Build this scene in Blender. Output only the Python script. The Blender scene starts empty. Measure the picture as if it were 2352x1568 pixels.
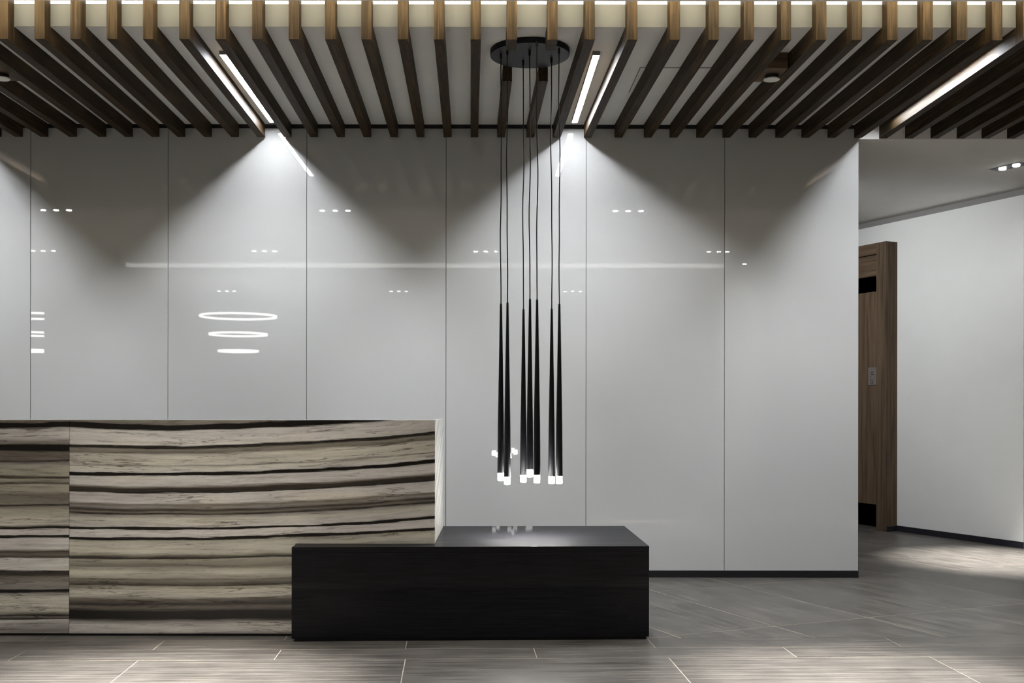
import bpy, bmesh, math, random
from mathutils import Vector, Matrix

random.seed(7)
S = bpy.context.scene
COL = S.collection

# ------------------------------------------------------------------ camera
EYE = 1.15                 # camera height
F = 2505.0                 # focal length in pixels of a 2352 px wide frame
VX, VY = 1108.0, 940.0     # vanishing point of the wall normal
cd = bpy.data.cameras.new('camera')
cam = bpy.data.objects.new('camera', cd)
COL.objects.link(cam)
cam.location = (0, 0, EYE)
cam.rotation_euler = (math.radians(90), math.radians(-0.07), 0)
cd.sensor_fit = 'HORIZONTAL'
cd.sensor_width = 36.0
cd.lens = F / 2352 * 36.0
cd.shift_x = (1176 - VX) / 2352
cd.shift_y = (VY - 784) / 2352
cd.clip_start = 0.05
cd.clip_end = 100
S.camera = cam

# ------------------------------------------------------------------ world, exposure
w = bpy.data.worlds.new('world')
S.world = w
w.use_nodes = True
w.node_tree.nodes['Background'].inputs[0].default_value = (0.5, 0.5, 0.52, 1)
w.node_tree.nodes['Background'].inputs[1].default_value = 0.0
S.view_settings.view_transform = 'Standard'
S.view_settings.look = 'None'
S.view_settings.exposure = 0.0
S.view_settings.gamma = 1.0
S.view_settings.use_curve_mapping = False
S.cycles.max_bounces = 10
S.cycles.diffuse_bounces = 6
S.cycles.sample_clamp_indirect = 6.0
S.cycles.caustics_reflective = False
S.cycles.caustics_refractive = False

# strengths of the room's lamps and of the added ones
E_LINEAR = 125.0            # glow of the linear lamps between the slats
W_FRONT_BOOST = 31.0            # light added under the front half of each linear lamp, W
E_PENDANT = 165.0          # pendant glass tips
W_PENDANT = 9.0            # pendant spot, W
W_DOWN = 215.0             # triple downlight, wide light, W
W_BEAM = 2700.0            # triple downlight, narrow beam, W
W_CORR = 14.0             # corridor downlight, wide light, W
W_CORRB = 3000.0           # corridor downlight, narrow beam, W
W_CORRFILL = 175.0             # unseen downlight added behind the glass wall, W
E_COVE = 14.0              # cove strip
E_COVEF = 120.0            # strip on the edge of the front ceiling
E_RING = 15.0              # ring lamp


# ------------------------------------------------------------------ node helpers
def new_mat(name):
    m = bpy.data.materials.new(name)
    m.use_nodes = True
    nt = m.node_tree
    return m, nt, nt.nodes['Principled BSDF']


def nd(nt, typ, **kw):
    n = nt.nodes.new(typ)
    for k, v in kw.items():
        if hasattr(n, k) and k not in ('inputs',):
            setattr(n, k, v)
    return n


def math_n(nt, op, a, b=None, c=None):
    n = nt.nodes.new('ShaderNodeMath')
    n.operation = op
    for i, v in enumerate((a, b, c)):
        if v is None:
            continue
        if isinstance(v, (int, float)):
            n.inputs[i].default_value = v
        else:
            nt.links.new(v, n.inputs[i])
    return n.outputs[0]


def ramp(nt, fac, stops, interp='LINEAR'):
    n = nt.nodes.new('ShaderNodeValToRGB')
    n.color_ramp.interpolation = interp
    els = n.color_ramp.elements
    while len(els) < len(stops):
        els.new(0.5)
    for e, (p, c) in zip(els, stops):
        e.position = p
    for e, (p, c) in zip(els, stops):
        e.color = (*c, 1) if len(c) == 3 else c
    nt.links.new(fac, n.inputs[0])
    return n.outputs[0]


def noise(nt, vec, scale, detail=4, rough=0.55, dist=0.0):
    n = nt.nodes.new('ShaderNodeTexNoise')
    n.inputs['Scale'].default_value = scale
    n.inputs['Detail'].default_value = detail
    n.inputs['Roughness'].default_value = rough
    n.inputs['Distortion'].default_value = dist
    nt.links.new(vec, n.inputs['Vector'])
    return n.outputs['Fac']


def mapping(nt, vec, scale, loc=None):
    n = nt.nodes.new('ShaderNodeMapping')
    n.inputs['Scale'].default_value = scale
    if loc is not None:
        if hasattr(loc, 'links') or hasattr(loc, 'is_linked'):
            nt.links.new(loc, n.inputs['Location'])
        else:
            n.inputs['Location'].default_value = loc
    nt.links.new(vec, n.inputs['Vector'])
    return n.outputs[0]


def mix(nt, fac, a, b, blend='MIX'):
    n = nt.nodes.new('ShaderNodeMix')
    n.data_type = 'RGBA'
    n.blend_type = blend
    for sock, v in ((n.inputs[0], fac), (n.inputs[6], a), (n.inputs[7], b)):
        if isinstance(v, (int, float)):
            sock.default_value = v
        elif isinstance(v, tuple):
            sock.default_value = (*v, 1)
        else:
            nt.links.new(v, sock)
    return n.outputs[2]


def bump(nt, height, strength, dist, bsdf):
    n = nt.nodes.new('ShaderNodeBump')
    n.inputs['Strength'].default_value = strength
    n.inputs['Distance'].default_value = dist
    nt.links.new(height, n.inputs['Height'])
    nt.links.new(n.outputs[0], bsdf.inputs['Normal'])


def lin(r, g, b):
    f = lambda v: ((v / 255 + 0.055) / 1.055) ** 2.4 if v > 10 else v / 255 / 12.92
    return (f(r), f(g), f(b))


def plain(name, col, rough=0.5, spec=0.5, metal=0.0, mott=0.0, mscale=3.0):
    m, nt, b = new_mat(name)
    b.inputs['Roughness'].default_value = rough
    b.inputs['Specular IOR Level'].default_value = spec
    b.inputs['Metallic'].default_value = metal
    g = nd(nt, 'ShaderNodeNewGeometry')
    fac = noise(nt, g.outputs['Position'], mscale, 4)
    k = max(mott, 0.02)
    lo = tuple(c * (1 - k) for c in col)
    hi = tuple(min(1, c * (1 + k)) for c in col)
    nt.links.new(ramp(nt, fac, [(0.3, lo), (0.7, hi)]), b.inputs['Base Color'])
    return m


def emit(name, col, strength):
    m, nt, b = new_mat(name)
    b.inputs['Base Color'].default_value = (0.8, 0.8, 0.8, 1)
    b.inputs['Emission Color'].default_value = (*col, 1)
    b.inputs['Emission Strength'].default_value = strength
    return m


def wood(name, axis, dark, mid, light, rough=0.6, across=34.0, along=1.3, spec=0.12):
    """straight walnut grain running along the object's own axis"""
    m, nt, b = new_mat(name)
    tc = nd(nt, 'ShaderNodeTexCoord')
    oi = nd(nt, 'ShaderNodeObjectInfo')
    off = math_n(nt, 'MULTIPLY', oi.outputs['Random'], 37.0)
    cmb = nd(nt, 'ShaderNodeCombineXYZ')
    for i in range(3):
        nt.links.new(off, cmb.inputs[i])
    add = nd(nt, 'ShaderNodeVectorMath')
    add.operation = 'ADD'
    nt.links.new(tc.outputs['Object'], add.inputs[0])
    nt.links.new(cmb.outputs[0], add.inputs[1])
    sc = [across] * 3
    sc[axis] = along
    v = mapping(nt, add.outputs[0], tuple(sc))
    warp = noise(nt, v, 0.45, 3, 0.5)
    fine = noise(nt, v, 3.2, 6, 0.65, 0.3)
    rings = math_n(nt, 'SINE', math_n(nt, 'MULTIPLY', warp, 46.0))
    rings = math_n(nt, 'MULTIPLY_ADD', rings, 0.22, 0.5)
    f = math_n(nt, 'ADD', math_n(nt, 'MULTIPLY', fine, 0.75), math_n(nt, 'MULTIPLY', rings, 0.3))
    col = ramp(nt, f, [(0.28, dark), (0.5, mid), (0.75, light)])
    # overall tone of each board
    tone = ramp(nt, oi.outputs['Random'], [(0.0, (0.8, 0.8, 0.8)), (1.0, (1.15, 1.12, 1.08))])
    col = mix(nt, 1.0, col, tone, 'MULTIPLY')
    nt.links.new(col, b.inputs['Base Color'])
    b.inputs['Roughness'].default_value = rough
    b.inputs['Specular IOR Level'].default_value = spec
    bump(nt, f, 0.12, 0.002, b)
    return m


# ------------------------------------------------------------------ materials
WALNUT = ((0.0055, 0.0034, 0.0015), (0.028, 0.0172, 0.0072), (0.075, 0.048, 0.0215))
M_SLAT = wood('walnut_slat', 1, *WALNUT)
M_SLATF = wood('walnut_slat_front', 2, *WALNUT, across=30)
M_PORTAL = wood('walnut_portal', 2, (0.042, 0.029, 0.021), (0.095, 0.066, 0.044), (0.15, 0.11, 0.072), across=16, along=0.6)
M_PORTALH = wood('walnut_header', 0, (0.042, 0.029, 0.021), (0.095, 0.066, 0.044), (0.15, 0.11, 0.072), across=16, along=0.6)
M_PAINT = plain('white_ceiling_paint', (0.88, 0.875, 0.85), 0.7, 0.2)
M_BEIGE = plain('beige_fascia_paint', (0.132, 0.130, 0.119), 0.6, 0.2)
M_PAINTC = plain('corridor_ceiling_paint', (0.91, 0.90, 0.88), 0.7, 0.2)
M_WALL = plain('white_wall_paint', (0.70, 0.71, 0.70), 0.6, 0.2)
M_GREYWALL = plain('grey_wall_paint', (0.25, 0.245, 0.235), 0.7, 0.2)
M_BLACK = plain('black_trim', (0.008, 0.008, 0.009), 0.45, 0.4)
M_BASE = plain('dark_base', (0.018, 0.018, 0.024), 0.4, 0.4)
M_METAL = plain('black_powder_coat', (0.010, 0.0095, 0.012), 0.5, 0.2, 0.0, 0.15, 30)
M_SHADE = plain('black_lamp_shade', (0.006, 0.006, 0.008), 0.4, 0.2)
M_CORD = plain('black_cord', (0.008, 0.008, 0.008), 0.7, 0.2)
M_ALU = plain('grey_lamp_case', (0.16, 0.16, 0.17), 0.4, 0.5, 0.6)
M_DISC = plain('white_disc', (0.72, 0.73, 0.68), 0.5, 0.3)
M_GROUT = plain('pale_grout', (0.36, 0.325, 0.27), 0.8, 0.2, 0, 0.15, 12)
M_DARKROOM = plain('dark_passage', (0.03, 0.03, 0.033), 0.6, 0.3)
M_PLATE = plain('grey_plaque', (0.16, 0.145, 0.135), 0.4, 0.5)
M_PLATEL = plain('plaque_mark', (0.045, 0.04, 0.042), 0.5, 0.3)
M_LINEAR = emit('linear_diffuser', (0.94, 0.965, 1.0), E_LINEAR)
M_TIP = emit('pendant_glass', (1.0, 0.99, 0.95), E_PENDANT)
M_LENS = emit('downlight_lens', (1.0, 0.99, 0.97), 60.0)
M_COVE = emit('cove_strip', (1.0, 0.97, 0.90), E_COVE)
M_COVEF = emit('cove_edge_strip', (1.0, 0.90, 0.68), E_COVEF)
M_RING = emit('ring_diffuser', (1.0, 0.97, 0.93), E_RING)


def make_glass():
    """pale back-painted glass: a matt painted layer under a clear polished face"""
    m, nt, b = new_mat('back_painted_glass')
    g = nd(nt, 'ShaderNodeNewGeometry')
    weave = noise(nt, mapping(nt, g.outputs['Position'], (40, 1, 160)), 4.0, 2)
    c = ramp(nt, weave, [(0.35, (0.46, 0.465, 0.463)), (0.65, (0.485, 0.49, 0.488))])
    nt.links.new(c, b.inputs['Base Color'])
    b.inputs['Roughness'].default_value = 0.6
    b.inputs['Specular IOR Level'].default_value = 0.0
    b.inputs['Coat Weight'].default_value = 1.0
    b.inputs['Coat Roughness'].default_value = 0.012
    b.inputs['Coat IOR'].default_value = 1.52
    return m


M_GLASS = make_glass()


def make_tile(name, along):
    m, nt, b = new_mat(name)
    tc = nd(nt, 'ShaderNodeTexCoord')
    oi = nd(nt, 'ShaderNodeObjectInfo')
    off = math_n(nt, 'MULTIPLY', oi.outputs['Random'], 23.0)
    cmb = nd(nt, 'ShaderNodeCombineXYZ')
    nt.links.new(off, cmb.inputs[0])
    nt.links.new(off, cmb.inputs[1])
    add = nd(nt, 'ShaderNodeVectorMath')
    nt.links.new(tc.outputs['Object'], add.inputs[0])
    nt.links.new(cmb.outputs[0], add.inputs[1])
    sc = (0.55, 15, 1) if along == 0 else (26, 1.2, 1)
    v = mapping(nt, add.outputs[0], sc)
    streak = noise(nt, v, 3.0, 6, 0.7, 0.1)
    cloud = noise(nt, add.outputs[0], 3.5, 4, 0.6)
    f = math_n(nt, 'ADD', math_n(nt, 'MULTIPLY', streak, 0.7), math_n(nt, 'MULTIPLY', cloud, 0.3))
    c = ramp(nt, f, [(0.34, (0.030, 0.0275, 0.025)), (0.5, (0.076, 0.070, 0.064)), (0.66, (0.140, 0.130, 0.118))])
    tone = ramp(nt, oi.outputs['Random'], [(0.0, (0.9, 0.9, 0.9)), (1.0, (1.08, 1.07, 1.06))])
    nt.links.new(mix(nt, 1.0, c, tone, 'MULTIPLY'), b.inputs['Base Color'])
    nt.links.new(math_n(nt, 'MULTIPLY_ADD', streak, 0.35, 0.22), b.inputs['Roughness'])
    b.inputs['Specular IOR Level'].default_value = 0.30
    bump(nt, streak, 0.05, 0.002, b)
    return m


M_TILE = make_tile('stone_look_tile', 0)


def make_bench():
    m, nt, b = new_mat('black_stained_wood')
    g = nd(nt, 'ShaderNodeNewGeometry')
    v = mapping(nt, g.outputs['Position'], (1.0, 60, 60))
    f = noise(nt, v, 2.2, 6, 0.65, 0.2)
    big = noise(nt, mapping(nt, g.outputs['Position'], (0.8, 9, 9)), 1.5, 3)
    c = ramp(nt, f, [(0.3, (0.002, 0.002, 0.0025)), (0.7, (0.011, 0.0105, 0.0135))])
    nt.links.new(c, b.inputs['Base Color'])
    r = math_n(nt, 'MULTIPLY_ADD', f, 0.45, 0.30)
    nt.links.new(math_n(nt, 'MULTIPLY_ADD', big, 0.1, r), b.inputs['Roughness'])
    b.inputs['Specular IOR Level'].default_value = 0.12
    b.inputs['Coat Weight'].default_value = 0.14
    b.inputs['Coat Roughness'].default_value = 0.04
    bump(nt, f, 0.22, 0.0015, b)
    return m


M_BENCH = make_bench()

# marble bands: (height in crop px from top of the slab, colour)
K = {'k': (0.012, 0.010, 0.008), 'd': (0.045, 0.037, 0.030), 'm': (0.20, 0.175, 0.145), 'g': (0.30, 0.275, 0.25),
     'l': (0.66, 0.63, 0.59), 'c': (0.63, 0.60, 0.51), 't': (0.26, 0.24, 0.195), 'w': (0.70, 0.66, 0.625),
     'o': (0.43, 0.405, 0.325)}
BANDS_R = [(70, 't'), (86, 'm'), (92, 'k'), (112, 'k'), (124, 'l'), (160, 'l'), (202, 'l'), (208, 'k'), (213, 'd'), (219, 'k'),
           (228, 't'), (246, 'm'), (258, 'c'), (315, 'c'), (324, 'g'), (330, 'c'), (362, 'l'), (368, 'k'), (378, 'k'), (386, 'l'),
           (436, 'l'), (448, 'm'), (456, 'd'), (474, 'd'), (480, 'k'), (486, 'l'), (536, 'l'), (548, 'm'), (562, 'g'), (578, 'd'),
           (590, 'm'), (602, 'k'), (610, 'g'), (630, 'c'), (676, 'l'), (683, 'k'), (689, 'k'), (694, 'w'), (734, 'w'), (739, 'k'),
           (747, 'k'), (753, 'o'), (775, 'c'), (822, 'c'), (838, 'o'), (854, 'd'), (861, 'd'), (868, 'o'), (900, 't'), (908, 'm'),
           (920, 'o'), (945, 'c'), (975, 'o'), (982, 'm'), (992, 't'), (1016, 'd'), (1024, 'o'), (1046, 'c'), (1078, 'c'), (1094, 'm'),
           (1122, 'd'), (1140, 'm'), (1158, 'd'), (1166, 'k'), (1198, 'k'), (1210, 'd'), (1222, 'g'), (1242, 'l'), (1280, 'l'), (1300, 'g')]
BANDS_L = [(70, 't'), (86, 'm'), (92, 'k'), (112, 'k'), (124, 'l'), (165, 'l'), (190, 'g'), (205, 'm'), (213, 'k'), (238, 'k'),
           (250, 'm'), (290, 'm'), (302, 'd'), (312, 'g'), (330, 'o'), (385, 'o'), (398, 'd'), (408, 'm'), (418, 'o'), (438, 'd'),
           (446, 'o'), (485, 'o'), (500, 'm'), (550, 't'), (560, 'k'), (570, 't'), (590, 'o'), (668, 'c'), (681, 'k'), (686, 'k'),
           (692, 'w'), (726, 'w'), (731, 'k'), (736, 'k'), (744, 'l'), (805, 'l'), (818, 'm'), (826, 'd'), (838, 'm'), (856, 'd'),
           (866, 'l'), (928, 'l'), (938, 'd'), (958, 'd'), (970, 'm'), (1000, 'g'), (1038, 'g'), (1046, 'k'), (1053, 'k'), (1064, 'g'),
           (1090, 'c'), (1160, 'c'), (1182, 't'), (1191, 'k'), (1197, 'm'), (1208, 'k'), (1216, 'l'), (1270, 'g'), (1300, 'g')]


def make_marble(name, bands, x0, mode):
    """veined marble; bands run level, sagging a little and then climbing to the right"""
    m, nt, b = new_mat(name)
    g = nd(nt, 'ShaderNodeNewGeometry')
    pos = g.outputs['Position']
    sep = nd(nt, 'ShaderNodeSeparateXYZ')
    nt.links.new(pos, sep.inputs[0])
    X, Y, Z = sep.outputs
    if mode == 'end':
        u = math_n(nt, 'MULTIPLY', math_n(nt, 'SUBTRACT', Y, 5.53), 0.34)
        warp = math_n(nt, 'ADD', u, math_n(nt, 'MULTIPLY', math_n(nt, 'MULTIPLY', u, u), 0.5))
        streak_map = (3.0, 2.0, 9)
    else:
        u = math_n(nt, 'DIVIDE', math_n(nt, 'SUBTRACT', X, x0), 1.854)
        a, c_ = (0.128, 0.064) if mode == 'right' else (0.012, 0.012)
        warp = math_n(nt, 'SUBTRACT', math_n(nt, 'MULTIPLY', math_n(nt, 'MULTIPLY', u, u), a), math_n(nt, 'MULTIPLY', u, c_))
        # the lowest bands climb less than the upper ones
        damp = math_n(nt, 'MULTIPLY_ADD', Z, 0.6, 0.42)
        damp = math_n(nt, 'MINIMUM', damp, 1.0)
        warp = math_n(nt, 'MULTIPLY', warp, damp)
        streak_map = (1.1, 3.0, 22)
    n1 = noise(nt, mapping(nt, pos, (0.8, 0.8, 3.0)), 1.6, 2, 0.5)
    n2 = noise(nt, mapping(nt, pos, (1.5, 2.0, 34.0)), 2.0, 7, 0.7)
    n1 = math_n(nt, 'MULTIPLY', math_n(nt, 'SUBTRACT', n1, 0.5), 0.030)
    n2 = math_n(nt, 'MULTIPLY', math_n(nt, 'SUBTRACT', n2, 0.5), 0.027)
    v = math_n(nt, 'SUBTRACT', Z, warp)
    v = math_n(nt, 'ADD', math_n(nt, 'ADD', v, n1), n2)
    # v metres -> slab coordinate 0 (top) .. 1 (bottom)
    t = math_n(nt, 'DIVIDE', math_n(nt, 'SUBTRACT', 1.095, v), 1.087)
    wide = []
    for i, (c, k) in enumerate(bands):
        if k == 'k':
            if bands[i - 1][1] != 'k':
                c = max(c - 3.0, bands[i - 1][0] + 1)
            if bands[i + 1][1] != 'k':
                c = min(c + 3.0, bands[i + 1][0] - 1)
        wide.append((c, k))
    conv = [((c - 70) / 1230.0, K[k]) for c, k in wide]
    groups, i = [], 0
    while i < len(conv):
        groups.append(conv[i:i + 28])
        i += 27
    col = None
    for gi, grp in enumerate(groups):
        if len(grp) < 2:
            break
        lo, hi = grp[0][0], grp[-1][0]
        tt = math_n(nt, 'DIVIDE', math_n(nt, 'SUBTRACT', t, lo), hi - lo)
        rc = ramp(nt, tt, [((p - lo) / (hi - lo), c) for p, c in grp])
        if col is None:
            col = rc
        else:
            col = mix(nt, math_n(nt, 'GREATER_THAN', t, lo), col, rc)
    # fine streaks and dark wisps that follow the bands
    cmb = nd(nt, 'ShaderNodeCombineXYZ')
    nt.links.new(X, cmb.inputs[0])
    nt.links.new(Y, cmb.inputs[1])
    nt.links.new(v, cmb.inputs[2])
    sv = mapping(nt, cmb.outputs[0], streak_map)
    s1 = noise(nt, sv, 3.0, 8, 0.72, 0.4)
    tone = ramp(nt, s1, [(0.28, (0.42, 0.40, 0.38)), (0.44, (0.86, 0.85, 0.84)), (0.56, (1.02, 1.02, 1.02)), (0.75, (1.16, 1.15, 1.13))])
    col = mix(nt, 0.95, col, tone, 'MULTIPLY')
    # short dark wisps
    s2 = noise(nt, mapping(nt, cmb.outputs[0], (2.4, 3.0, 52), (3.1, 1.7, 0.4)), 1.7, 7, 0.75, 1.6)
    wisp = ramp(nt, s2, [(0.33, (0.22, 0.18, 0.165)), (0.385, (0.72, 0.69, 0.67)), (0.42, (1, 1, 1))])
    col = mix(nt, 0.9, col, wisp, 'MULTIPLY')
    # thin wandering lines, only here and there
    s3 = noise(nt, mapping(nt, cmb.outputs[0], (0.7, 3.0, 17), (7.1, 2.2, 5.4)), 1.5, 4, 0.6, 0.6)
    line = math_n(nt, 'ABSOLUTE', math_n(nt, 'SUBTRACT', s3, 0.5))
    gate = noise(nt, mapping(nt, cmb.outputs[0], (1.3, 1.0, 7), (2.0, 9.0, 4.0)), 1.3, 3, 0.5)
    gate = ramp(nt, gate, [(0.46, (0, 0, 0)), (0.58, (1, 1, 1))])
    lcol = ramp(nt, line, [(0.004, (0.25, 0.21, 0.19)), (0.016, (1, 1, 1))])
    col = mix(nt, gate, col, mix(nt, 0.85, col, lcol, 'MULTIPLY'))
    # cool grey and warm clouding along the bands
    s4 = noise(nt, mapping(nt, cmb.outputs[0], (0.8, 1.0, 5), (1.0, 4.0, 8.0)), 1.8, 4, 0.6)
    cloud = ramp(nt, s4, [(0.35, (0.80, 0.79, 0.80)), (0.55, (1.0, 1.0, 1.0)), (0.70, (1.06, 1.04, 0.96))])
    col = mix(nt, 1.0, col, cloud, 'MULTIPLY')
    if mode == 'end':
        col = mix(nt, 0.66, col, (0.50, 0.495, 0.475))
    nt.links.new(col, b.inputs['Base Color'])
    b.inputs['Roughness'].default_value = 0.22
    b.inputs['Specular IOR Level'].default_value = 0.4
    return m


X_JOINT, X_END = -2.095, -0.241
M_MARBLE_R = make_marble('marble_right_slab', BANDS_R, X_JOINT, 'right')
M_MARBLE_L = make_marble('marble_left_slab', BANDS_L, X_JOINT - 1.854, 'left')
M_MARBLE_E = make_marble('marble_end', BANDS_R, X_JOINT, 'end')


# ------------------------------------------------------------------ mesh helpers
def add_box(bm, p0, p1):
    x0, y0, z0 = p0
    x1, y1, z1 = p1
    v = [bm.verts.new(p) for p in ((x0, y0, z0), (x1, y0, z0), (x1, y1, z0), (x0, y1, z0),
                                   (x0, y0, z1), (x1, y0, z1), (x1, y1, z1), (x0, y1, z1))]
    for f in ((0, 3, 2, 1), (4, 5, 6, 7), (0, 1, 5, 4), (1, 2, 6, 5), (2, 3, 7, 6), (3, 0, 4, 7)):
        bm.faces.new([v[i] for i in f])


def add_prism(bm, poly, z0, z1):
    """poly: list of (x, y), counter-clockwise"""
    n = len(poly)
    lo = [bm.verts.new((x, y, z0)) for x, y in poly]
    hi = [bm.verts.new((x, y, z1)) for x, y in poly]
    bm.faces.new(lo[::-1])
    bm.faces.new(hi)
    for i in range(n):
        bm.faces.new((lo[i], lo[(i + 1) % n], hi[(i + 1) % n], hi[i]))


def add_prism_y(bm, poly, y0, y1):
    """poly: list of (x, z); extruded along y"""
    n = len(poly)
    a = [bm.verts.new((x, y0, z)) for x, z in poly]
    b = [bm.verts.new((x, y1, z)) for x, z in poly]
    bm.faces.new(a)
    bm.faces.new(b[::-1])
    for i in range(n):
        bm.faces.new((a[i], b[i], b[(i + 1) % n], a[(i + 1) % n]))


def add_lathe(bm, prof, seg=24, cx=0, cy=0, cap=True):
    rings = []
    for r, z in prof:
        rings.append([bm.verts.new((cx + r * math.cos(2 * math.pi * i / seg), cy + r * math.sin(2 * math.pi * i / seg), z)) for i in range(seg)])
    for a, b in zip(rings, rings[1:]):
        for i in range(seg):
            bm.faces.new((a[i], a[(i + 1) % seg], b[(i + 1) % seg], b[i]))
    if cap:
        bm.faces.new(rings[0][::-1])
        bm.faces.new(rings[-1])


def add_tube(bm, pts, r, seg=8):
    rings = []
    for i, p in enumerate(pts):
        p = Vector(p)
        d = (Vector(pts[min(i + 1, len(pts) - 1)]) - Vector(pts[max(i - 1, 0)])).normalized()
        a = d.cross(Vector((0, 1, 0)))
        if a.length < 1e-4:
            a = d.cross(Vector((1, 0, 0)))
        a.normalize()
        b = d.cross(a)
        rings.append([bm.verts.new(p + (a * math.cos(t) + b * math.sin(t)) * r) for t in (2 * math.pi * k / seg for k in range(seg))])
    for q, s in zip(rings, rings[1:]):
        for i in range(seg):
            bm.faces.new((q[i], q[(i + 1) % seg], s[(i + 1) % seg], s[i]))
    bm.faces.new(rings[0][::-1])
    bm.faces.new(rings[-1])


def bevel(bm, w, seg=2):
    bmesh.ops.bevel(bm, geom=list(bm.edges), offset=w, offset_type='OFFSET', segments=seg, profile=0.5, affect='EDGES', clamp_overlap=True)


def obj(name, bm, mat, parent=None, loc=(0, 0, 0), rot=0.0, smooth=False):
    bmesh.ops.recalc_face_normals(bm, faces=list(bm.faces))
    me = bpy.data.meshes.new(name)
    bm.to_mesh(me)
    bm.free()
    mats = mat if isinstance(mat, (list, tuple)) else [mat]
    for m in mats:
        me.materials.append(m)
    if smooth:
        for p in me.polygons:
            p.use_smooth = True
        try:
            me.set_sharp_from_angle(angle=math.radians(40))
        except Exception:
            pass
    o = bpy.data.objects.new(name, me)
    COL.objects.link(o)
    o.location = loc
    o.rotation_euler = (0, 0, rot)
    if parent is not None:
        o.parent = parent
    return o


def boxo(name, p0, p1, mat, parent=None, bev=0.0, origin=None, rot=0.0):
    """a box between two corners; its origin at the middle unless given"""
    c = origin or tuple((a + b) / 2 for a, b in zip(p0, p1))
    bm = bmesh.new()
    add_box(bm, tuple(a - k for a, k in zip(p0, c)), tuple(b - k for b, k in zip(p1, c)))
    if bev:
        bevel(bm, bev)
    return obj(name, bm, mat, parent, c, rot)


def thing(name, label, cat, loc=(0, 0, 0), rot=0.0, group=None):
    o = bpy.data.objects.new(name, None)
    o.empty_display_size = 0.1
    COL.objects.link(o)
    o.location = loc
    o.rotation_euler = (0, 0, rot)
    o['label'] = label
    o['category'] = cat
    if group:
        o['group'] = group
    return o


def struct(o, label=None, cat=None):
    o['kind'] = 'structure'
    if label:
        o['label'] = label
        o['category'] = cat
    return o


def rel(parent, p):
    return tuple(a - b for a, b in zip(p, parent.location))


def at(px, D):
    """x of a point seen at column px at distance D"""
    return (px - VX) * D / F


# ------------------------------------------------------------------ main distances
D_WALL = 7.48
D_SLATF = 5.488
D_BULK = 5.563
Z_CEIL = 3.10
Z_SLAT = 3.01
Z_TOP = 3.215
Z_CORR = 3.006
X_WALLEND = 2.58

# ------------------------------------------------------------------ floor
floor = boxo('floor', (-9, -9, -0.06), (8, 15, -0.0009), M_GROUT, origin=(0, 0, 0))
struct(floor, 'grey stone-look tile floor with pale grout lines', 'floor')


def clip(poly, n, c):
    """keep the part of poly where n.p >= c"""
    out = []
    for i, p in enumerate(poly):
        q = poly[(i + 1) % len(poly)]
        a = n[0] * p[0] + n[1] * p[1] - c
        b = n[0] * q[0] + n[1] * q[1] - c
        if a >= 0:
            out.append(p)
        if (a > 0 > b) or (a < 0 < b):
            t = a / (a - b)
            out.append((p[0] + t * (q[0] - p[0]), p[1] + t * (q[1] - p[1])))
    return out


def area(poly):
    return 0.5 * sum(p[0] * q[1] - q[0] * p[1] for p, q in zip(poly, poly[1:] + poly[:1]))


def tile(poly, rot, name='tile'):
    if len(poly) < 3 or abs(area(poly)) < 0.004:
        return
    if area(poly) < 0:
        poly = poly[::-1]
    cx = sum(p[0] for p in poly) / len(poly)
    cy = sum(p[1] for p in poly) / len(poly)
    ca, sa = math.cos(-rot), math.sin(-rot)
    loc = [((x - cx) * ca - (y - cy) * sa, (x - cx) * sa + (y - cy) * ca) for x, y in poly]
    bm = bmesh.new()
    add_prism(bm, loc, -0.0008, 0.0)
    obj(name, bm, M_TILE, floor, (cx, cy, 0), rot)


SL = 0.027                        # the front field lies turned a little to the wall
RA = math.atan(SL)
GR = 0.0032                       # joints between the rows
G = 0.0021                        # half a grout line


def field_row(d0, d1, joint, x_lo, x_hi, length=1.21):
    k = math.floor((x_lo - joint) / length)
    x = joint + k * length
    while x < x_hi:
        a, b = max(x, x_lo) + G, min(x + length, x_hi) - G
        if b - a > 0.05:
            sk = -SL
            tile([(a + sk * (d0 - 5.2), d0 + GR + SL * a), (b + sk * (d0 - 5.2), d0 + GR + SL * b),
                  (b + sk * (d1 - 5.2), d1 - GR + SL * b), (a + sk * (d1 - 5.2), d1 - GR + SL * a)], RA)
        x += length


field_row(5.466, 5.680, -2.19, -6.0, -0.5)
field_row(5.252, 5.466, -1.572, -6.0, 6.6, 1.205)
field_row(5.037, 5.252, -2.17, -6.0, 6.6)
field_row(4.420, 5.037, -1.578, -6.0, 6.6, 1.22)
field_row(3.800, 4.420, -2.17, -6.0, 6.6, 1.22)

PHI = math.radians(22.7)
U = (math.sin(PHI), -math.cos(PHI))
N = (math.cos(PHI), math.sin(PHI))
for i in range(-14, 16):
    for j in range(-9, 5):
        n0, n1 = 4.305 + 0.63 * i + 0.0034, 4.305 + 0.63 * (i + 1) - 0.0034
        u0, u1 = -4.75 + 1.2 * j + 0.0034, -4.75 + 1.2 * (j + 1) - 0.0034
        poly = [(N[0] * n + U[0] * u, N[1] * n + U[1] * u) for n, u in ((n0, u0), (n0, u1), (n1, u1), (n1, u0))]
        cxm = sum(p[0] for p in poly) / 4
        cym = sum(p[1] for p in poly) / 4
        if cym > 13 or cxm > 6.4 or cxm < -1.5:
            continue
        if cym > D_WALL + 0.5 and cxm < 1.8:
            continue
        poly = clip(poly, (-SL, 1), 5.466 + G)
        poly = clip(poly, (1, 0), -0.5 + G) if poly else poly
        if len(poly) >= 3:
            tile(poly, PHI - math.pi / 2)

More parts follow.
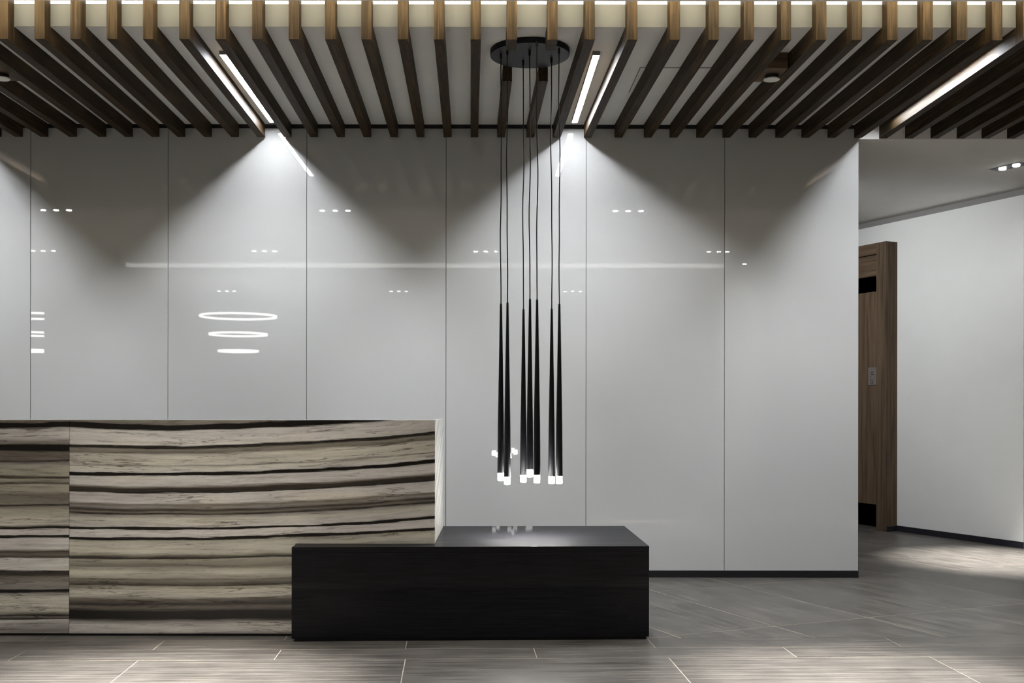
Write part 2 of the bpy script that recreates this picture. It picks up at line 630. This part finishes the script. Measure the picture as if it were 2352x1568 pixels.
# ------------------------------------------------------------------ ceiling over the slats
ceiling = boxo('ceiling', (-8.6, D_BULK, Z_CEIL), (7, D_WALL + 0.1, Z_TOP), M_PAINT)
struct(ceiling, 'white ceiling slab hung with walnut slats', 'ceiling')
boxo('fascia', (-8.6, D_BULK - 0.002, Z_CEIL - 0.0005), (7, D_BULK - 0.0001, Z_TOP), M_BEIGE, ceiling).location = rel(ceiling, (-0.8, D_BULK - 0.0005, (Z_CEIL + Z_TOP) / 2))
# front ceiling and the cove recess above the slab
ceil_front = boxo('ceiling', (-8.6, -8, Z_CEIL), (7, 5.208, 3.20), M_PAINT)
struct(ceil_front, 'plain white ceiling in front of the slats', 'ceiling')
cove_top = boxo('ceiling', (-8.6, 5.0, 3.60), (7, 6.0, 3.66), M_PAINT)
struct(cove_top, 'white top of the lit ceiling cove', 'ceiling')
cove_back = boxo('wall_cove', (-8.6, 5.86, Z_TOP + 0.001), (7, 5.92, 3.598), M_PAINT)
struct(cove_back, 'white back of the lit ceiling cove', 'wall')
cove_front = boxo('wall_cove_front', (-8.6, 5.10, 3.201), (7, 5.16, 3.598), M_PAINT)
struct(cove_front, 'white front face of the ceiling cove', 'wall')
strip = boxo('cove_strip', (-6.9, 5.80, Z_TOP + 0.001), (6.9, 5.83, Z_TOP + 0.02), M_COVE)
strip['label'] = 'white light strip lying in the ceiling cove above the slats'
strip['category'] = 'light strip'
strip = boxo('cove_strip', (-6.9, 5.178, 3.2005), (6.9, 5.194, 3.215), M_COVEF)
strip['label'] = 'warm light strip lying on the edge of the front ceiling facing the slats'
strip['category'] = 'light strip'
# corridor ceiling right of the glass wall
corr = boxo('ceiling', (X_WALLEND + 0.0, D_WALL + 0.0, Z_CORR), (8, 14.0, Z_CEIL - 0.001), M_PAINTC)
struct(corr, 'lower grey ceiling of the corridor right of the glass wall', 'ceiling')
corr2 = boxo('ceiling', (0.5, D_WALL + 0.165, Z_CORR), (X_WALLEND - 0.001, 14.0, Z_CEIL - 0.001), M_PAINTC)
struct(corr2, 'lower grey corridor ceiling behind the glass wall', 'ceiling')
boxo('shadow_gap', (-7, D_WALL - 0.012, Z_CEIL - 0.022), (X_WALLEND, D_WALL + 0.02, Z_CEIL), M_BLACK, ceiling,
     origin=None).location = rel(ceiling, (((-7 + X_WALLEND) / 2), D_WALL + 0.004, Z_CEIL - 0.011))

# access hatch, a thin plate let into the ceiling
hatch_x0, hatch_x1, hatch_y0, hatch_y1 = 0.90, 1.36, 6.22, 6.70
bm = bmesh.new()
add_box(bm, (-0.23, -0.24, -0.004), (0.23, 0.24, 0.0))
obj('access_hatch', bm, M_PAINT, ceiling, rel(ceiling, (1.13, 6.46, Z_CEIL)))
bm = bmesh.new()
for a, b in (((-0.234, -0.244), (0.234, -0.240)), ((-0.234, 0.240), (0.234, 0.244)), ((-0.234, -0.24), (-0.230, 0.24)), ((0.230, -0.24), (0.234, 0.24))):
    add_box(bm, (a[0], a[1], -0.001), (b[0], b[1], 0.0))
obj('hatch_gap', bm, M_BLACK, ceiling, rel(ceiling, (1.13, 6.46, Z_CEIL)))

# slats: pixel columns of their left edges, at the front and at the wall
FRONT = {0: -6.5, 1: 78, 2: 160.5, 3: 244, 4: 327, 5: 410.5, 6: 493.5, 7: 578, 8: 662, 9: 745.6, 10: 829, 11: 912.7, 12: 996, 13: 1080,
         14: 1163.3, 15: 1257, 16: 1342, 17: 1440, 18: 1537.8, 19: 1627, 20: 1708, 21: 1793, 22: 1874.5, 23: 1956, 24: 2037.7, 25: 2119,
         26: 2197.6, 27: 2278}
BACK = {-4: 37, -3: 95.6, -2: 161, -1: 228, 0: 289, 1: 350, 2: 409, 3: 470, 4: 532, 5: 592, 6: 652.7, 7: 713, 8: 774.5, 9: 835, 10: 896.7,
        11: 957, 12: 1018.8, 13: 1080, 14: 1141, 15: 1208, 16: 1268.8, 17: 1339.5, 18: 1410, 19: 1477, 20: 1536, 21: 1597, 22: 1657,
        23: 1717, 24: 1778, 25: 1838, 26: 1898, 27: 1959, 28: 2018, 29: 2077.5, 30: 2136, 31: 2196, 32: 2253, 33: 2311.5}
SW = 0.052
SLATX = {}
for i in range(-12, 42):
    xf = at(FRONT[i], D_SLATF) if i in FRONT else None
    xb = at(BACK[i], D_WALL) if i in BACK else None
    if xf is None and xb is None:
        if i < -4:
            xb = -3.343 if i == -5 else -3.488 + (i + 6) * 0.176
        else:
            xb = at(BACK[33], D_WALL) + (i - 33) * 0.176
    SLATX[i] = (xf if xf is not None else xb, xb if xb is not None else xf)


def slat_piece(i, d0, d1):
    xf, xb = SLATX[i]
    x_at = lambda d: xf + (xb - xf) * (d - D_SLATF) / (D_WALL - D_SLATF)
    ox, oy = x_at(d0), d0
    bm = bmesh.new()
    poly = [(x_at(d0) - ox, 0), (x_at(d0) + SW - ox, 0), (x_at(d1) + SW - ox, d1 - oy), (x_at(d1) - ox, d1 - oy)]
    add_prism(bm, poly, Z_SLAT - Z_CEIL, -0.0005)
    bevel(bm, 0.0008, 1)
    return obj('slat', bm, M_SLAT, ceiling, rel(ceiling, (ox, oy, Z_CEIL)))


FT = 0.0735
for i in sorted(SLATX):
    d_end = D_WALL - 0.018 if SLATX[i][1] < X_WALLEND else D_WALL - 0.004
    d_start = D_SLATF + FT + 0.0004
    if i in (14, 15):
        s = slat_piece(i, d_start, 5.655)
        slat_piece(i, 6.18, d_end)
    else:
        s = slat_piece(i, d_start, d_end)
    bm = bmesh.new()
    add_box(bm, (0.0, -FT - 0.0004, Z_SLAT - Z_CEIL), (SW, -0.0004, 0.34))
    bevel(bm, 0.0008, 1)
    obj('slat_front', bm, M_SLATF, s, (0, 0, 0))

# blocks between two slats that carry a round white cover
for n, (i, dcx) in enumerate(((21, 1771.0), (-1, 4.0))):
    d0, d1 = (5.95, 6.20)
    xm = lambda k, d: SLATX[k][0] + (SLATX[k][1] - SLATX[k][0]) * (d - D_SLATF) / (D_WALL - D_SLATF)
    if n == 1:
        i = min((k for k in SLATX if xm(k, 6.08) + SW <= at(dcx, 6.08)), key=lambda k: at(dcx, 6.08) - xm(k, 6.08))
    a, b = xm(i, 6.08) + SW + 0.002, xm(i + 1, 6.08) - 0.002
    side = 'right' if n == 0 else 'left'
    t = thing('sprinkler_cover', 'round white cover on a walnut block between slats, %s' % ('right of the pendant lamp' if n == 0 else 'at the left edge'), 'sprinkler',
              ((a + b) / 2, (d0 + d1) / 2, Z_SLAT))
    bm = bmesh.new()
    add_box(bm, (a - t.location.x, d0 - t.location.y, 0.002), (b - t.location.x, d1 - t.location.y, Z_CEIL - Z_SLAT - 0.001))
    bevel(bm, 0.001, 1)
    obj('block', bm, M_PORTALH, t)
    bm = bmesh.new()
    add_lathe(bm, [(0.038, 0.001), (0.038, -0.018)], 32, at(dcx, 6.08) - t.location.x, 0.0)
    obj('stem', bm, M_BLACK, t, smooth=True)
    bm = bmesh.new()
    add_lathe(bm, [(0.043, -0.018), (0.044, -0.020), (0.044, -0.023), (0.042, -0.025)], 32, at(dcx, 6.08) - t.location.x, 0.0)
    obj('cover_plate', bm, M_DISC, t, smooth=True)

# ------------------------------------------------------------------ glass wall
wall_back = boxo('wall_back', (-8.6, D_WALL + 0.014, 0.0), (X_WALLEND - 0.004, D_WALL + 0.16, Z_CEIL - 0.002), M_BLACK)
struct(wall_back, 'glossy pale grey glass panel wall', 'wall')
JOINTS = [-8.6, -7.8, -6.9, -5.97, -5.015, -4.06, at(70, D_WALL), at(385.5, D_WALL), at(704, D_WALL), at(1024, D_WALL), at(1346, D_WALL), at(1664, D_WALL), X_WALLEND]
TILT = [0, 0, 0, 0, 0, -0.004, 0.0004, 0.0006, -0.0010, 0.0008, -0.0006, 0.0012]
for k, (a, b) in enumerate(zip(JOINTS, JOINTS[1:])):
    bm = bmesh.new()
    hw = (b - a) / 2 - 0.0015
    add_box(bm, (-hw, 0, 0.047), (hw, 0.011, Z_CEIL - 0.024))
    bevel(bm, 0.0012, 1)
    o = obj('glass_panel', bm, M_GLASS, wall_back, rel(wall_back, ((a + b) / 2, D_WALL, 0)))
    o.rotation_euler = (0, 0, TILT[k])
bm = bmesh.new()
add_box(bm, (-8.6, D_WALL - 0.004, 0.0), (X_WALLEND, D_WALL + 0.012, 0.045))
bb = obj('baseboard_back', bm, M_BLACK)
struct(bb, 'black baseboard along the foot of the glass wall', 'baseboard')

# shell of the room behind the camera (seen mirrored in the glass)
struct(boxo('wall_left', (-8.8, -8, 0), (-8.6, D_WALL + 0.16, 3.66), M_GREYWALL), 'grey side wall', 'wall')
struct(boxo('wall_rear', (-8.8, -8.2, 0), (8, -8.0, 3.2), M_GREYWALL), 'grey rear wall', 'wall')
struct(boxo('wall_right_front', (7.0, -8, 0), (7.2, 5.6, 3.66), M_GREYWALL), 'grey wall on the right side', 'wall')
struct(boxo('wall_corridor', (7.9, 5.6, 0), (8.0, 14, 3.2), M_GREYWALL), 'grey wall at the corridor end', 'wall')
struct(boxo('wall_corridor_end', (2.4, 13.9, 0), (8, 14.0, 3.2), M_GREYWALL), 'grey wall closing the corridor', 'wall')
struct(boxo('trim_1', (-7, 0.20, 3.035), (3.12, 0.40, Z_CEIL - 0.001), M_WALL), 'pale ceiling beam mirrored in the glass', 'beam')
struct(boxo('column', (3.22, -0.2, 0.0), (3.80, 0.16, Z_CEIL - 0.001), M_WALL), 'white column mirrored in the glass', 'column')

bm = bmesh.new()
add_box(bm, (-4.0, -0.001, -0.024), (4.0, 0.006, 0.024))
slot = obj('light_strip', bm, emit('slot_diffuser', (1.0, 0.98, 0.93), 3.0), None, (-0.75, 0.4065, 3.067), 0.0)
slot['label'] = 'long thin light strip on the pale beam mirrored in the glass'
slot['category'] = 'light strip'

struct(boxo('column', (-6.70, 0.70, 0.0), (-5.905, 0.96, Z_CEIL - 0.001), M_GREYWALL), 'grey column added to cut off the mirrored second ring lamp at its left', 'column')  # added blocker, hides the left part of the mirrored ring
struct(boxo('column', (-5.62, 0.70, 0.0), (-5.05, 0.96, Z_CEIL - 0.001), M_GREYWALL), 'grey column added to cut off the mirrored second ring lamp at its right', 'column')  # added blocker, hides the right part of the mirrored ring

# ------------------------------------------------------------------ corridor wall, portal
W0 = (3.94, 10.36, 0.0)
ROT = math.atan2(0.919, -0.395)


def local_box(name, p0, p1, mat, parent, bev=0.0):
    c = tuple((a + b) / 2 for a, b in zip(p0, p1))
    bm = bmesh.new()
    add_box(bm, tuple(a - k for a, k in zip(p0, c)), tuple(b - k for b, k in zip(p1, c)))
    if bev:
        bevel(bm, bev, 1)
    return obj(name, bm, mat, parent, c)


bm = bmesh.new()
add_box(bm, (-1.412, -0.10, 0.004), (0, 0, 2.94))
add_box(bm, (0, -0.10, 2.746), (1.224, 0, 2.94))
add_box(bm, (1.224, -0.10, 0.004), (3.4, 0, 2.94))
wall_right = obj('wall_right', bm, M_WALL, None, W0, ROT)
struct(wall_right, 'white angled corridor wall right of the glass wall', 'wall')
local_box('head_reveal', (-1.41, -0.098, 2.9405), (3.4, -0.06, Z_CORR - 0.001), M_GREYWALL, wall_right)  # grey paint gives the dark of the shaded gap above the wall
bm = bmesh.new()
add_box(bm, (-1.416, 0.0005, 0.0), (-0.0005, 0.012, 0.054))
add_box(bm, (-0.012, 0.0125, 0.0), (-0.0005, 0.128, 0.050))
br = obj('baseboard_right', bm, M_BASE, None, W0, ROT)
struct(br, 'dark baseboard along the white corridor wall', 'baseboard')

portal = thing('door_portal', 'walnut door portal standing proud of the white corridor wall', 'door frame', W0, ROT)
local_box('jamb', (0.0, -0.10, 0.0), (0.124, 0.142, 2.745), M_PORTAL, portal, 0.002)
local_box('jamb', (1.10, -0.10, 0.0), (1.223, 0.142, 2.745), M_PORTAL, portal, 0.002)
local_box('header', (0.1245, -0.10, 2.639), (1.0995, 0.142, 2.745), M_PORTALH, portal, 0.002)
local_box('soffit', (0.13, -1.30, 2.639), (1.10, -0.101, 2.70), M_PORTALH, portal)
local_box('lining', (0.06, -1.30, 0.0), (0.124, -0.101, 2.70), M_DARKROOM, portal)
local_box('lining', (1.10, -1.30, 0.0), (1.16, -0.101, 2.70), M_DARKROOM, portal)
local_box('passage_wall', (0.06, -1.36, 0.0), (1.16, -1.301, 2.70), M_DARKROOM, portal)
local_box('soffit_catch_board', (0.128, 0.085, 2.435), (1.097, 0.115, 2.638), M_PORTALH, portal, 0.002)  # added board, stands in for the lit underside of the soffit
dp = local_box('hanging_panel', (0.128, 0.050, 0.24), (1.097, 0.090, 2.29), M_PORTAL, portal, 0.002)
dp['label'] = 'walnut panel hung in the portal with open gaps above and below'
pl = local_box('plaque', (-0.46, 0.021, 0.125), (-0.33, 0.025, 0.295), M_PLATE, dp, 0.001)
pl['label'] = 'small grey sign plate'
bm = bmesh.new()
for (x0, z0, x1, z1) in ((-0.372, 0.135, -0.366, 0.215), (-0.398, 0.135, -0.372, 0.141), (-0.398, 0.165, -0.372, 0.170), (-0.398, 0.141, -0.392, 0.165),
                         (-0.405, 0.222, -0.366, 0.232), (-0.400, 0.245, -0.368, 0.254)):
    add_box(bm, (x0, 0.0251, z0), (x1, 0.0256, z1))
pk = obj('plaque_symbol', bm, M_PLATEL, portal, dp.location)

# ------------------------------------------------------------------ reception desk
D_DESK = 5.532
Z_DESK = 1.095
Z_BENCH = 0.4675
XL_BENCH = -0.945
desk = thing('reception_desk', 'banded grey and cream marble reception desk behind the black bench', 'desk', (-2.1, 5.9, 0))


def dloc(p):
    return rel(desk, p)


DX, DY = desk.location.x, desk.location.y
DB = 6.35
# right front slab steps over the bench
bm = bmesh.new()
add_prism_y(bm, [(X_JOINT + 0.0012 - DX, 0.012), (XL_BENCH - 0.003 - DX, 0.012), (XL_BENCH - 0.003 - DX, Z_BENCH + 0.0015), (X_END - DX, Z_BENCH + 0.0015),
                 (X_END - DX, Z_DESK), (X_JOINT + 0.0012 - DX, Z_DESK)], D_DESK - DY, D_DESK + 0.03 - DY)
o = obj('front_slab', bm, M_MARBLE_R, desk)
o['label'] = 'wide right marble slab whose bands climb to the right'
bm = bmesh.new()
add_box(bm, (X_JOINT - 1.854 - DX, D_DESK - DY, 0.012), (X_JOINT - 0.0012 - DX, D_DESK + 0.03 - DY, Z_DESK))
bevel(bm, 0.001, 1)
o = obj('front_slab', bm, M_MARBLE_L, desk)
o['label'] = 'left marble slab with level bands'
# end slab on the bench
bm = bmesh.new()
add_prism(bm, [(X_END - 0.03 - DX, D_DESK + 0.0305 - DY), (X_END - DX, D_DESK + 0.0305 - DY), (-0.2267 - DX, DB - DY), (-0.2567 - DX, DB - DY)], Z_BENCH + 0.0015, Z_DESK)
o = obj('end_slab', bm, M_MARBLE_E, desk)
o['label'] = 'pale marble end slab'
# narrow marble ledge along the front, dark work surface behind it
bm = bmesh.new()
add_prism(bm, [(X_JOINT - 1.854 - DX, D_DESK + 0.0305 - DY), (X_END - 0.031 - DX, D_DESK + 0.0305 - DY), (-0.2675 - DX, 5.78 - DY), (X_JOINT - 1.854 - DX, 5.78 - DY)], Z_DESK - 0.03, Z_DESK - 0.0005)
obj('ledge', bm, M_MARBLE_E, desk)
bm = bmesh.new()
add_prism(bm, [(X_JOINT - 1.854 - DX, D_DESK + 0.0305 - DY), (X_END - 0.031 - DX, D_DESK + 0.0305 - DY), (-0.2578 - DX, DB - 0.031 - DY), (X_JOINT - 1.854 - DX, DB - 0.031 - DY)], 0.715, 0.745)
obj('work_surface', bm, M_BENCH, desk)
bm = bmesh.new()
add_box(bm, (X_JOINT - 1.84 - DX, D_DESK + 0.012 - DY, 0.0), (XL_BENCH - 0.02 - DX, D_DESK + 0.08 - DY, 0.0119))
obj('plinth', bm, M_BLACK, desk)
bm = bmesh.new()
add_box(bm, (X_JOINT - 1.84 - DX, DB - 0.03 - DY, 0.0), (XL_BENCH - 0.03 - DX, DB - DY, 0.70))
add_box(bm, (XL_BENCH - 0.03 - DX, DB - 0.03 - DY, Z_BENCH + 0.0015), (-0.262 - DX, DB - DY, 0.70))
obj('back_panel', bm, M_BENCH, desk)

# ------------------------------------------------------------------ black bench
bench = thing('bench', 'low black-stained wooden bench block beside the marble desk', 'bench', (0.0, 5.9, 0))
BQ = [(-0.943, 5.395), (0.836, 5.460), (0.8346, 6.403), (-0.943, 6.36)]
bm = bmesh.new()
add_prism(bm, [(x, y - 5.9) for x, y in BQ], 0.014, Z_BENCH - 0.0305)
bevel(bm, 0.002, 2)
obj('body', bm, M_BENCH, bench)
bm = bmesh.new()
add_prism(bm, [(x, y - 5.9) for x, y in BQ], Z_BENCH - 0.030, Z_BENCH)
bevel(bm, 0.0015, 2)
obj('bench_top', bm, M_BENCH, bench)
bm = bmesh.new()
add_prism(bm, [(-0.930, -0.493), (0.823, -0.428), (0.822, 0.47), (-0.93, 0.44)], 0.0, 0.0138)
obj('plinth', bm, M_BLACK, bench)

# ------------------------------------------------------------------ pendant cluster
PD = [  # column at canopy, distance, column of shade, row of shade top, row of glass foot
    (1149.7, 5.88, 1150.4, 698, 1103), (1164.0, 5.81, 1165.3, 695, 1112), (1200.7, 5.99, 1202.2, 710.5, 1107), (1215.5, 5.83, 1217.0, 686.8, 1095),
    (1231.8, 5.685, 1233.3, 688.5, 1108), (1265.5, 5.95, 1267.0, 709.5, 1110), (1282.9, 5.795, 1284.5, 698, 1110)]
Z_CAN = 3.068
CX, CY = at(1216, 5.92), 5.92
pend = thing('pendant_lamp', 'cluster of seven long black cone pendants hanging from a round plate', 'pendant lamp', (CX, CY, Z_CEIL))
bm = bmesh.new()
add_lathe(bm, [(0.214, Z_CAN - Z_CEIL), (0.215, Z_CAN - Z_CEIL + 0.002), (0.215, -0.001)], 64)
canopy = obj('canopy', bm, M_METAL, pend, smooth=True)
for k, (pc, D, ps, yt, yb) in enumerate(PD):
    xc = at(pc, D)
    xs = at(ps, D)
    zt = EYE + (VY - yt) * D / F
    zb = EYE + (VY - yb) * D / F
    X = lambda x: x - CX
    Z = lambda z: z - Z_CEIL
    Y = D - CY
    bm = bmesh.new()
    add_lathe(bm, [(0.0065, Z_CAN - Z_CEIL - 0.028), (0.0065, Z_CAN - Z_CEIL - 0.0005)], 12, X(xc), Y)
    obj('collar', bm, M_CORD, canopy, smooth=True)
    pts = []
    rnd = random.Random(20 + k)
    ph1, ph2 = rnd.uniform(0, 6.28), rnd.uniform(0, 6.28)
    nseg = 40
    for q in range(nseg + 1):
        t = q / nseg
        z = (Z_CAN - 0.02) * (1 - t) + zt * t
        amp = math.sin(math.pi * min(1, t * 1.0)) * 0.0035
        pts.append((X(xc + (xs - xc) * t + amp * math.sin(7 * t + ph1) + amp * 0.5 * math.sin(17 * t + ph2)), Y, Z(z)))
    bm = bmesh.new()
    add_tube(bm, pts, 0.0030, 8)
    obj('cord', bm, M_CORD, pend, smooth=True)
    hg = 0.040
    bm = bmesh.new()
    add_lathe(bm, [(0.0035, Z(zt) + 0.003), (0.0058, Z(zt)), (0.0062, Z(zt) - 0.02), (0.0165, Z(zb) + 0.30), (0.0185, Z(zb) + hg), (0.0165, Z(zb) + hg)], 24, X(xs), Y)
    sh = obj('lamp_shade', bm, M_SHADE, pend, smooth=True)
    bm = bmesh.new()
    add_lathe(bm, [(0.0155, Z(zb) + hg - 0.0005), (0.0165, Z(zb) + hg - 0.004), (0.0165, Z(zb) + 0.003), (0.0145, Z(zb))], 20, X(xs), Y)
    obj('glass_tip', bm, M_TIP, sh, smooth=True)
    ld = bpy.data.lights.new('pendant_light', 'SPOT')
    ld.energy = W_PENDANT
    ld.color = (1.0, 0.98, 0.95)
    ld.spot_size = math.radians(110)
    ld.spot_blend = 0.8
    ld.shadow_soft_size = 0.012
    lo = bpy.data.objects.new('pendant_light', ld)
    COL.objects.link(lo)
    lo.location = (xs, D, zb - 0.016)

# ------------------------------------------------------------------ linear lamps between the slats
LX = [(-3.55, 'linear_lamp', 'slim white linear lamp between the slats beyond the left edge'),
      (-1.415, 'linear_lamp', 'slim white linear lamp between the slats, left of the pendant lamp'),
      (0.618, 'linear_lamp', 'slim white linear lamp between the slats, right of the pendant lamp'),
      (2.655, 'linear_lamp', 'slim linear lamp hidden between the slats above the end of the glass wall')]
for x, nm, lb in LX:
    # sit in the middle of the gap for the two that the frame hides
    t = thing(nm, lb, 'lamp', (x, 6.50 if x > 2 else 6.635, Z_CEIL), 0, 'linear lamps between the slats')
    bm = bmesh.new()
    add_box(bm, (-0.0195, -0.70, -0.018), (0.0195, 0.70, -0.0005))
    add_box(bm, (-0.0195, -0.70, -0.0225), (-0.0175, 0.70, -0.0181))
    add_box(bm, (0.0175, -0.70, -0.0225), (0.0195, 0.70, -0.0181))
    add_box(bm, (-0.0174, -0.70, -0.0225), (0.0174, -0.698, -0.0181))
    add_box(bm, (-0.0174, 0.698, -0.0225), (0.0174, 0.70, -0.0181))
    obj('case', bm, M_ALU, t)
    bm = bmesh.new()
    add_box(bm, (-0.0172, -0.6975, -0.0210), (0.0172, 0.6975, -0.0182))
    obj('diffuser', bm, M_LINEAR, t)
    ld = bpy.data.lights.new('linear_front_boost', 'AREA')  # added light, evens out the brightness down the glass wall
    ld.shape = 'RECTANGLE'
    ld.size, ld.size_y = 0.034, 0.69
    ld.spread = math.radians(136)
    ld.energy = W_FRONT_BOOST
    ld.color = (0.93, 0.96, 1.0)
    lo = bpy.data.objects.new('linear_front_boost', ld)
    COL.objects.link(lo)
    lo.location = (x, t.location.y - 0.35, Z_CEIL - 0.0216)


# ------------------------------------------------------------------ downlights in the front ceiling (mirrored in the glass)
def downlight(x, y, z, label, n, watts, group, rot=0.0, ang=95, blend=1.0, aim=(0, 0), beam=0, tint=(1.0, 0.97, 0.925)):
    t = thing('downlight', label, 'downlight', (x, y, z), rot, group)
    bm = bmesh.new()
    L = 0.13 * n
    add_box(bm, (-L / 2, -0.06, -0.004), (L / 2, 0.06, -0.0005))
    obj('trim_plate', bm, M_BLACK, t)
    for k in range(n):
        bm = bmesh.new()
        add_lathe(bm, [(0.026, -0.0045), (0.025, -0.012), (0.010, -0.014)], 20, (k - (n - 1) / 2) * 0.125, 0)
        obj('lens', bm, M_LENS, t, smooth=True)
    ld = bpy.data.lights.new('downlight_light', 'SPOT')
    ld.energy = watts
    ld.color = tint
    ld.spot_size = math.radians(ang)
    ld.spot_blend = blend
    ld.shadow_soft_size = 0.05
    lo = bpy.data.objects.new('downlight_light', ld)
    COL.objects.link(lo)
    lo.location = (x, y, z - 0.04)
    lo.rotation_euler = (aim[0], aim[1], 0)
    if beam:
        ld = bpy.data.lights.new('downlight_beam', 'SPOT')
        ld.energy = beam
        ld.color = (1.0, 0.96, 0.90)
        ld.spot_size = math.radians(39)
        ld.spot_blend = 1.0
        ld.shadow_soft_size = 0.05
        lo = bpy.data.objects.new('downlight_beam', ld)
        COL.objects.link(lo)
        lo.location = (x, y, z - 0.04)
        lo.rotation_euler = (aim[0], aim[1], 0)


for x, w_ in ((-4.17, 'mirrored far left'), (-1.45, 'mirrored left of the pendant lamp'), (1.42, 'mirrored right of the pendant lamp'), (4.2, 'beyond the glass wall end')):
    downlight(x, 4.29, Z_CEIL, 'triple downlight nearest the slats, ' + w_, 3, W_DOWN, 'first row of triple downlights', aim=(0.05, -0.06 if x > 0 else -0.03), beam=W_BEAM)
for x, w_ in ((-5.4, 'beyond the left edge'), (-2.68, 'mirrored above the ring lamp'), (0.05, 'mirrored just left of the pendant cords'), (2.9, 'mirrored at the last glass joint')):
    downlight(x, 1.54, Z_CEIL, 'triple downlight of the second row, ' + w_, 3, W_DOWN * 0.25, 'second row of triple downlights')
for x, w_ in ((-4.2, 'mirrored left of the ring lamp'), (-1.4, 'mirrored right of the ring lamp'), (1.5, 'mirrored right of the pendant cords')):
    downlight(x, -3.0, Z_CEIL, 'triple downlight of the third row, ' + w_, 3, W_DOWN * 0.25, 'third row of triple downlights')

downlight(3.51, 0.42, Z_CEIL, 'single downlight added to brighten the white column mirrored in the glass', 1, 200.0, None, 0.0, 75, 1.0, aim=(-0.35, 0))  # added lamp, there only to whiten the column's reflection

e1 = Vector((-0.395, 0.919, 0))
downlight(4.015, 8.315, Z_CORR, 'bright twin downlight in the grey corridor ceiling', 2, W_CORR, None, ROT, 170, 0.6, beam=W_CORRB, tint=(0.97, 0.985, 1.0))
downlight(5.6, 6.0, Z_CEIL, 'unseen twin downlight added beyond the right edge of the slats', 2, 50.0, None, ROT, 120)  # added lamp out of view, brightens the corridor side
downlight(2.04, 9.21, Z_CORR, 'twin downlight added out of sight behind the glass wall to light the corridor', 2, W_CORRFILL, None, ROT, 140, 1.0, aim=(0.28, -0.82), tint=(0.97, 0.985, 1.0))  # unseen lamp added to light the portal and the white wall

# ------------------------------------------------------------------ ring pendant behind the camera (mirrored in the glass)
DV = 16.9
RX, RY = at(549, DV), 2 * D_WALL - DV
ring = thing('ring_pendant', 'three-tier white ring pendant lamp mirrored in the left of the glass wall', 'pendant lamp', (RX, RY, Z_CEIL))


def add_ring(bm, r, z, wdt, hgt, seg=72):
    pr = [(r - wdt / 2, z), (r + wdt / 2, z), (r + wdt / 2, z + hgt), (r - wdt / 2, z + hgt)]
    rings = []
    for i in range(seg):
        a = 2 * math.pi * i / seg
        rings.append([bm.verts.new((q * math.cos(a), q * math.sin(a), h)) for q, h in pr])
    for i in range(seg):
        A, B = rings[i], rings[(i + 1) % seg]
        for j in range(4):
            bm.faces.new((A[j], A[(j + 1) % 4], B[(j + 1) % 4], B[j]))


for wpx, ypx in ((178, 727), (136, 768.5), (95, 807)):
    bm = bmesh.new()
    z = EYE + (VY - ypx) * DV / F
    add_ring(bm, wpx / 2 * DV / F - 0.02, z - Z_CEIL - 0.015, 0.022, 0.032)
    obj('ring', bm, M_RING, ring)
bm = bmesh.new()
add_lathe(bm, [(0.15, -0.10), (0.15, -0.0005)], 32)
obj('canopy', bm, M_METAL, ring, smooth=True)
for k in range(3):
    a = 0.6 + k * 2.094
    bm = bmesh.new()
    rr = 178 / 2 * DV / F - 0.02
    add_tube(bm, [(0.1 * math.cos(a), 0.1 * math.sin(a), -0.1), (rr * math.cos(a), rr * math.sin(a), EYE + (VY - 727) * DV / F - Z_CEIL)], 0.002, 5)
    obj('wire', bm, M_CORD, ring)
    bm = bmesh.new()
    r2 = 95 / 2 * DV / F - 0.02
    add_tube(bm, [(rr * math.cos(a), rr * math.sin(a), EYE + (VY - 727) * DV / F - Z_CEIL), (r2 * math.cos(a), r2 * math.sin(a), EYE + (VY - 807) * DV / F - Z_CEIL)], 0.002, 5)
    obj('wire', bm, M_CORD, ring)

# a second ring lamp, mirrored in part between two added columns
def copy_tree(o, parent=None):
    c = o.copy()
    COL.objects.link(c)
    if parent is not None:
        c.parent = parent
    for ch in list(o.children):
        copy_tree(ch, c)
    return c


ring2 = copy_tree(ring)
ring2.location.x = at(84, DV)
ring2['label'] = 'second ring pendant lamp mirrored in part at the left joint of the glass'
ring['group'] = ring2['group'] = 'ring pendant lamps'
